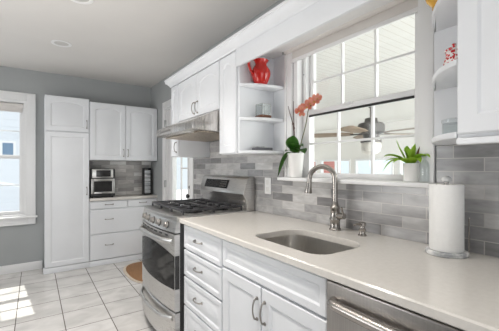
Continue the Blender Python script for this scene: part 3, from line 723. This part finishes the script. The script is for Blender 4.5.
MB().lathe([(.018, 0), (.0205, .004), (.0205, .075), (.016, .088), (.0085, .098), (.0085, .118), (.010, .120), (.0075, .120), (.0065, .1), (.0145, .087), (.0185, .074), (.0185, .006), (.002, .005)], (0, 0, 0), 24).build('glass_body', 'glass', gb)

# left shelves
jx, jy, jz = 1.245, 1.664, 1.808
jg = thing('red_pitcher', 'glossy red ceramic pitcher on the top left shelf', 'pitcher', (jx, jy, jz), math.radians(86)); jg.scale = (1.28, 1.28, 1.10)
jp = [(.030, 0), (.034, .003), (.040, .02), (.0485, .045), (.051, .062), (.048, .080), (.039, .098), (.031, .112), (.029, .122), (.0325, .136), (.036, .146), (.0335, .146), (.027, .124), (.029, .112), (.046, .075), (.046, .05), (.035, .01), (.002, .008)]
jb = MB().lathe(jp, (0, 0, 0), 40)
for v in jb.bm.verts:      # pinch a spout on the window side of the rim
    if v.co.z > .115:
        k = (v.co.z-.115)/.031; a = math.atan2(v.co.x, -v.co.y)
        if abs(a) < .7: v.co.y -= .014*k*math.cos(a/.7*PI/2); v.co.z += .006*k*math.cos(a/.7*PI/2)
jb.build('body', 'red', jg, ang=70)
MB().tube([(-.004, .030, .132), (-.006, .052, .142), (-.008, .073, .128), (-.008, .077, .10), (-.006, .066, .072), (-.003, .046, .052)], [.0075, .0075, .008, .0075, .007, .0075], 12, 5, (1, .75)).build('handle', 'red', jg)
gd = thing('glass_box', 'clear glass box with a dark base on the middle left shelf', 'glass container', (1.275, 1.678, 1.585))
gw, gh = .036, .094
MB().frame(-gw, gw, .012, gh, .0035, -gw, -gw+.003).frame(-gw, gw, .012, gh, .0035, gw-.003, gw).box(-gw, -gw+.003, -gw, gw, .012, gh).box(gw-.003, gw, -gw, gw, .012, gh).box(-gw, gw, -gw, gw, .018, .0205).box(-gw+.0035, gw-.0035, -gw+.0005, -gw+.002, .015, gh-.004).build('glass_walls', 'glass', gd, smooth=False)
MB().box(-gw-.004, gw+.004, -gw-.004, gw+.004, 0, .018, .003).build('wood_base', 'brown', gd)
g = MB()
for a in (-gw, gw-.002):
    for c in (-gw, gw-.002): g.box(a, a+.002, c, c+.002, .018, gh)
    g.box(a, a+.002, -gw, gw, gh-.002, gh).box(-gw, gw, a, a+.002, gh-.002, gh)
g.build('metal_edges', 'pewter', gd)
fb = thing('flat_tin', 'flat dark grey tin lying on the bottom left shelf', 'tin', (1.270, 1.680, 1.366), math.radians(-4))
MB().box(-.065, .065, -.030, .030, 0, .020, .003).build('body', 'darkgrey', fb)
MB().box(-.060, .020, -.026, .026, .020, .027, .002).build('lid', 'marble', fb)

# right shelves
cn = thing('canister', 'red and white patterned canister on the middle right shelf', 'canister', (1.310, .528, 1.600))
MB().lathe([(.028, 0), (.034, .004), (.038, .022), (.036, .045), (.030, .068), (.026, .082), (.027, .092)], (0, 0, 0), 32).build('body', 'spots', cn)
MB().lathe([(.031, .092), (.032, .096), (.026, .103), (.008, .108), (.009, .118), (.004, .122)], (0, 0, 0), 28).build('lid', 'spots', cn)
yb_ = thing('amber_bowl', 'amber yellow bowl on the top right shelf', 'bowl', (1.262, .552, 1.850))
MB().lathe([(.025, 0), (.03, .004), (.028, .010), (.048, .035), (.058, .065), (.055, .066), (.045, .038), (.02, .014), (.002, .013)], (0, 0, 0), 36).build('bowl_body', 'yellow', yb_)
gs = thing('glass_jar', 'clear glass jar on the bottom right shelf', 'jar', (1.305, .525, 1.366))
MB().lathe([(.036, 0), (.040, .003), (.040, .045), (.038, .050), (.038, .052), (.036, .052), (.0375, .044), (.0375, .005), (.002, .004)], (0, 0, 0), 30).build('jar_body', 'glass', gs)
MB().lathe([(.041, .052), (.042, .055), (.042, .066), (.030, .070), (.005, .071)], (0, 0, 0), 30).build('lid', 'glass', gs)

# far worktop
to = thing('toaster_oven', 'black and silver toaster oven on the far worktop', 'toaster oven', (.582, 4.365, .862))
tw_, tdp, thh = .300, .245, .375
MB().box(0, tw_, .02, tdp, .018, thh, .012, 3).build('body', 'blackp', to)
for fx in (.03, tw_-.03):
    for fyy in (.05, tdp-.05): MB().lathe([(.014, 0), (.012, .019)], (fx, fyy, 0), 12).build('foot', 'blackp', to)
MB().frame(.012, tw_-.012, .055, .245, (.03, .03, .022, .03), -.002, .02, .003).build('door', 'steel', to)
MB().box(.040, tw_-.040, .006, .012, .075, .217).build('door_glass', 'glassblk', to)
MB().tube([(.05, -.002, .232), (.052, -.026, .232), (.150, -.030, .232), (.248, -.026, .232), (.250, -.002, .232)], .007, 10, 3).build('handle', 'steel', to)
cpl = MB().box(.022, tw_-.03, -.004, .022, .258, .368, .004).build('control_panel', 'steel', to)
MB().box(.068, tw_-.060, -.007, -.002, .272, .356, .002).build('screen', 'display', to)
MB().box(.012, tw_-.012, .0, .022, .020, .05, .003).build('crumb_tray', 'blackp', to)
rk = thing('upright_rack', 'narrow upright silver rack with black frame on the far worktop', 'rack', (1.290, 4.50, .862))
MB().frame(0, .098, 0, .385, (.007, .007, .016, .012), 0, .12, .003).build('rack_frame', 'blackp', rk)
r_ = MB()
for i in range(6): r_.box(.008, .090, -.003, .11, .022+i*.056, .072+i*.056, .006)
r_.build('stacked_face', 'silverrib', rk)

# floor mat by the door, half hidden by the stove
rgm = thing('door_mat', 'brown oval mat with beige border on the floor by the door', 'mat', (1.15, 3.78, 0), 0)
def oval(a, b, n=48, p=2.6): return [(math.copysign(abs(math.cos(2*PI*i/n))**(2/p), math.cos(2*PI*i/n))*a, math.copysign(abs(math.sin(2*PI*i/n))**(2/p), math.sin(2*PI*i/n))*b) for i in range(n)]
MB().prism(oval(.275, .44), 'Z', .0005, .007, .002).build('border', 'rugb', rgm)
MB().prism(oval(.245, .41), 'Z', .007, .011, .0015).build('pile', 'rug', rgm)

# recessed ceiling lamps; the two out of view are added to light the counter
dl0 = None; LAMP_W = (4.6, 4.6, 3.5, 0.15)
for k, (cx, cy, lab) in enumerate(((.215, 3.47, 'round recessed ceiling lamp nearer the far wall'), (.262, 2.46, 'recessed ceiling lamp cut by the top edge of the photo'), (.25, 1.45, 'added unseen ceiling lamp lighting the counter by the stove'), (.25, .42, 'added unseen ceiling lamp straight above the camera'))):
    if k == 0:
        t = thing('ceiling_lamp', lab, 'ceiling lamp', (cx, cy, H), 0, 'recessed ceiling lamps'); dl0 = t
        MB().lathe([(.085, -.0005), (.087, -.004), (.080, -.007), (.062, -.005), (.060, -.001)], (0, 0, 0), 36, cap=False).build('trim_ring', 'trim', t)
        MB().lathe([(.061, -.0015), (.058, -.0025), (.003, -.0028)], (0, 0, 0), 30).build('lens', 'lamp', t)
    else:
        t = copy_tree(dl0); t.location = (cx, cy, H); t['label'] = lab
    ll = bpy.data.lights.new('added_lamp_light', 'AREA'); ll.shape = 'DISK'; ll.size = .11; ll.spread = 2.0; ll.energy = LAMP_W[k]; ll.color = (1.0, .955, .90)  # light added to brighten counter and floor; the visible lamps are unlit
    lo = bpy.data.objects.new('added_lamp_light', ll); COL.objects.link(lo); lo.parent = t; lo.location = (0, 0, -.012)

# ------------------------------------------------------------------ sun porch beyond the kitchen window
PX1, PY0, PY1, PZ0, PZ1 = 5.2, -1.6, 6.6, -.45, 2.06
struct(MB().box(W+TK, PX1+.1, PY0, PY1, PZ0-.1, PZ0).build('floor_porch', 'cream', smooth=False), 'pale floor of the sun porch')
struct(MB().box(W+TK, PX1+.1, PY0, PY1, PZ1, PZ1+.1).build('ceiling_porch', 'bead', smooth=False), 'white beadboard ceiling of the sun porch')
wins = [(PY0+.15+i*.90, PY0+.15+i*.90+.80, .45, 1.42) for i in range(9)]
wall_with_holes('wall_porch', 'X', PX1, .1, PY0, PY1, wins, 'cream', 'cream far wall of the sun porch with a band of windows', PZ0, PZ1)
wall_with_holes('wall_porch_end', 'Y', PY1, .06, W+TK, PX1+.1, [(2.0, 4.9, .1, 1.9)], 'cream', 'cream end wall of the sun porch', PZ0, PZ1)
for i, (a, c, z0, z1) in enumerate(wins):
    t = thing('window_%d' % (i+3), None, None, (PX1, c, 0), -PI/2); t['kind'] = 'structure'
    f = MB().frame(0, c-a, z0, z1, .035, -.02, .06, .003).box((c-a)/2-.012, (c-a)/2+.012, .0, .05, z0, z1).build('window_frame', 'trim', t)
    MB().box(.034, c-a-.034, .022, .026, z0+.034, z1-.034).build('glass_pane', 'pane', f)
fan = thing('ceiling_fan', 'bronze ceiling fan with wooden blades in the porch beyond the window', 'ceiling fan', (3.30, 2.22, -.03))
MB().lathe([(.075, PZ1+.03), (.072, PZ1-.02), (.03, PZ1-.06), (.014, PZ1-.065)], (0, 0, 0), 28).build('canopy', 'fan', fan)
MB().lathe([(.014, PZ1-.06), (.014, 1.86)], (0, 0, 0), 14).build('downrod', 'fan', fan)
MB().lathe([(.03, 1.875), (.07, 1.865), (.075, 1.825), (.14, 1.805), (.155, 1.77), (.15, 1.70), (.095, 1.675), (.085, 1.635), (.12, 1.61), (.12, 1.58), (.06, 1.575)], (0, 0, 0), 36).build('motor', 'fan', fan)
MB().lathe([(.100, 1.582), (.112, 1.565), (.115, 1.53), (.105, 1.475), (.07, 1.445), (.01, 1.435)], (0, 0, 0), 30).build('light_bowl', 'bowl', fan)
for k in range(5):
    a = math.radians(-36+72*k+12); o = MB()
    o.prism([(.20, -.05), (.32, -.07), (.64, -.084), (.70, -.07), (.725, 0), (.70, .07), (.64, .084), (.32, .07), (.20, .05)], 'Z', -.004, .004, .001)
    bl = o.build('blade', 'fanb', fan); bl.location = (0, 0, 1.69); bl.rotation_euler = (math.radians(11), 0, a)
    MB().box(.075, .24, -.018, .018, -.012, -.004, .002).build('blade_iron', 'fan', bl)
bk = thing('brick_house', 'red brick house seen through the porch windows', 'house', (7.4, 9.2, -1))
MB().box(0, 4, 0, 6, 0, 4.5).build('wall', 'brick', bk, smooth=False)
MB().prism([(-.3, 4.5), (2, 6.3), (4.3, 4.5)], 'Y', -.2, 6.2).build('roof', 'darkgrey', bk, smooth=False)
sn = struct(MB().box(-14, 30, -16, 30, -1.2, -1.0).build('ground', 'snow', smooth=False), 'snow covered ground outside')
hs = thing('white_house', 'white sided house seen through the far window', 'house', (-.5, 11.0, -1.0))
sd_ = MB().box(-5, 3.5, 0, 4, 0, 5)
for i in range(24): sd_.prism([(-.02, i*.2+.0), (0, i*.2+.2), (0, i*.2)], 'X', -5, 3.5)
sd_.build('wall', 'siding', hs, smooth=False)
for wx in (-.28, -.80, 1.4, -2.4):
    f = MB().frame(wx, wx+.36, 2.55, 3.0, .06, -.06, .0).build('window', 'trim', hs)
    MB().box(wx+.06, wx+.30, -.035, -.022, 2.61, 2.94).build('pane', 'bluegl', f)
MB().prism([(-.4, 5), (2, 6.6), (4.4, 5)], 'X', -5.2, 3.7).build('roof', 'darkgrey', hs, smooth=False)
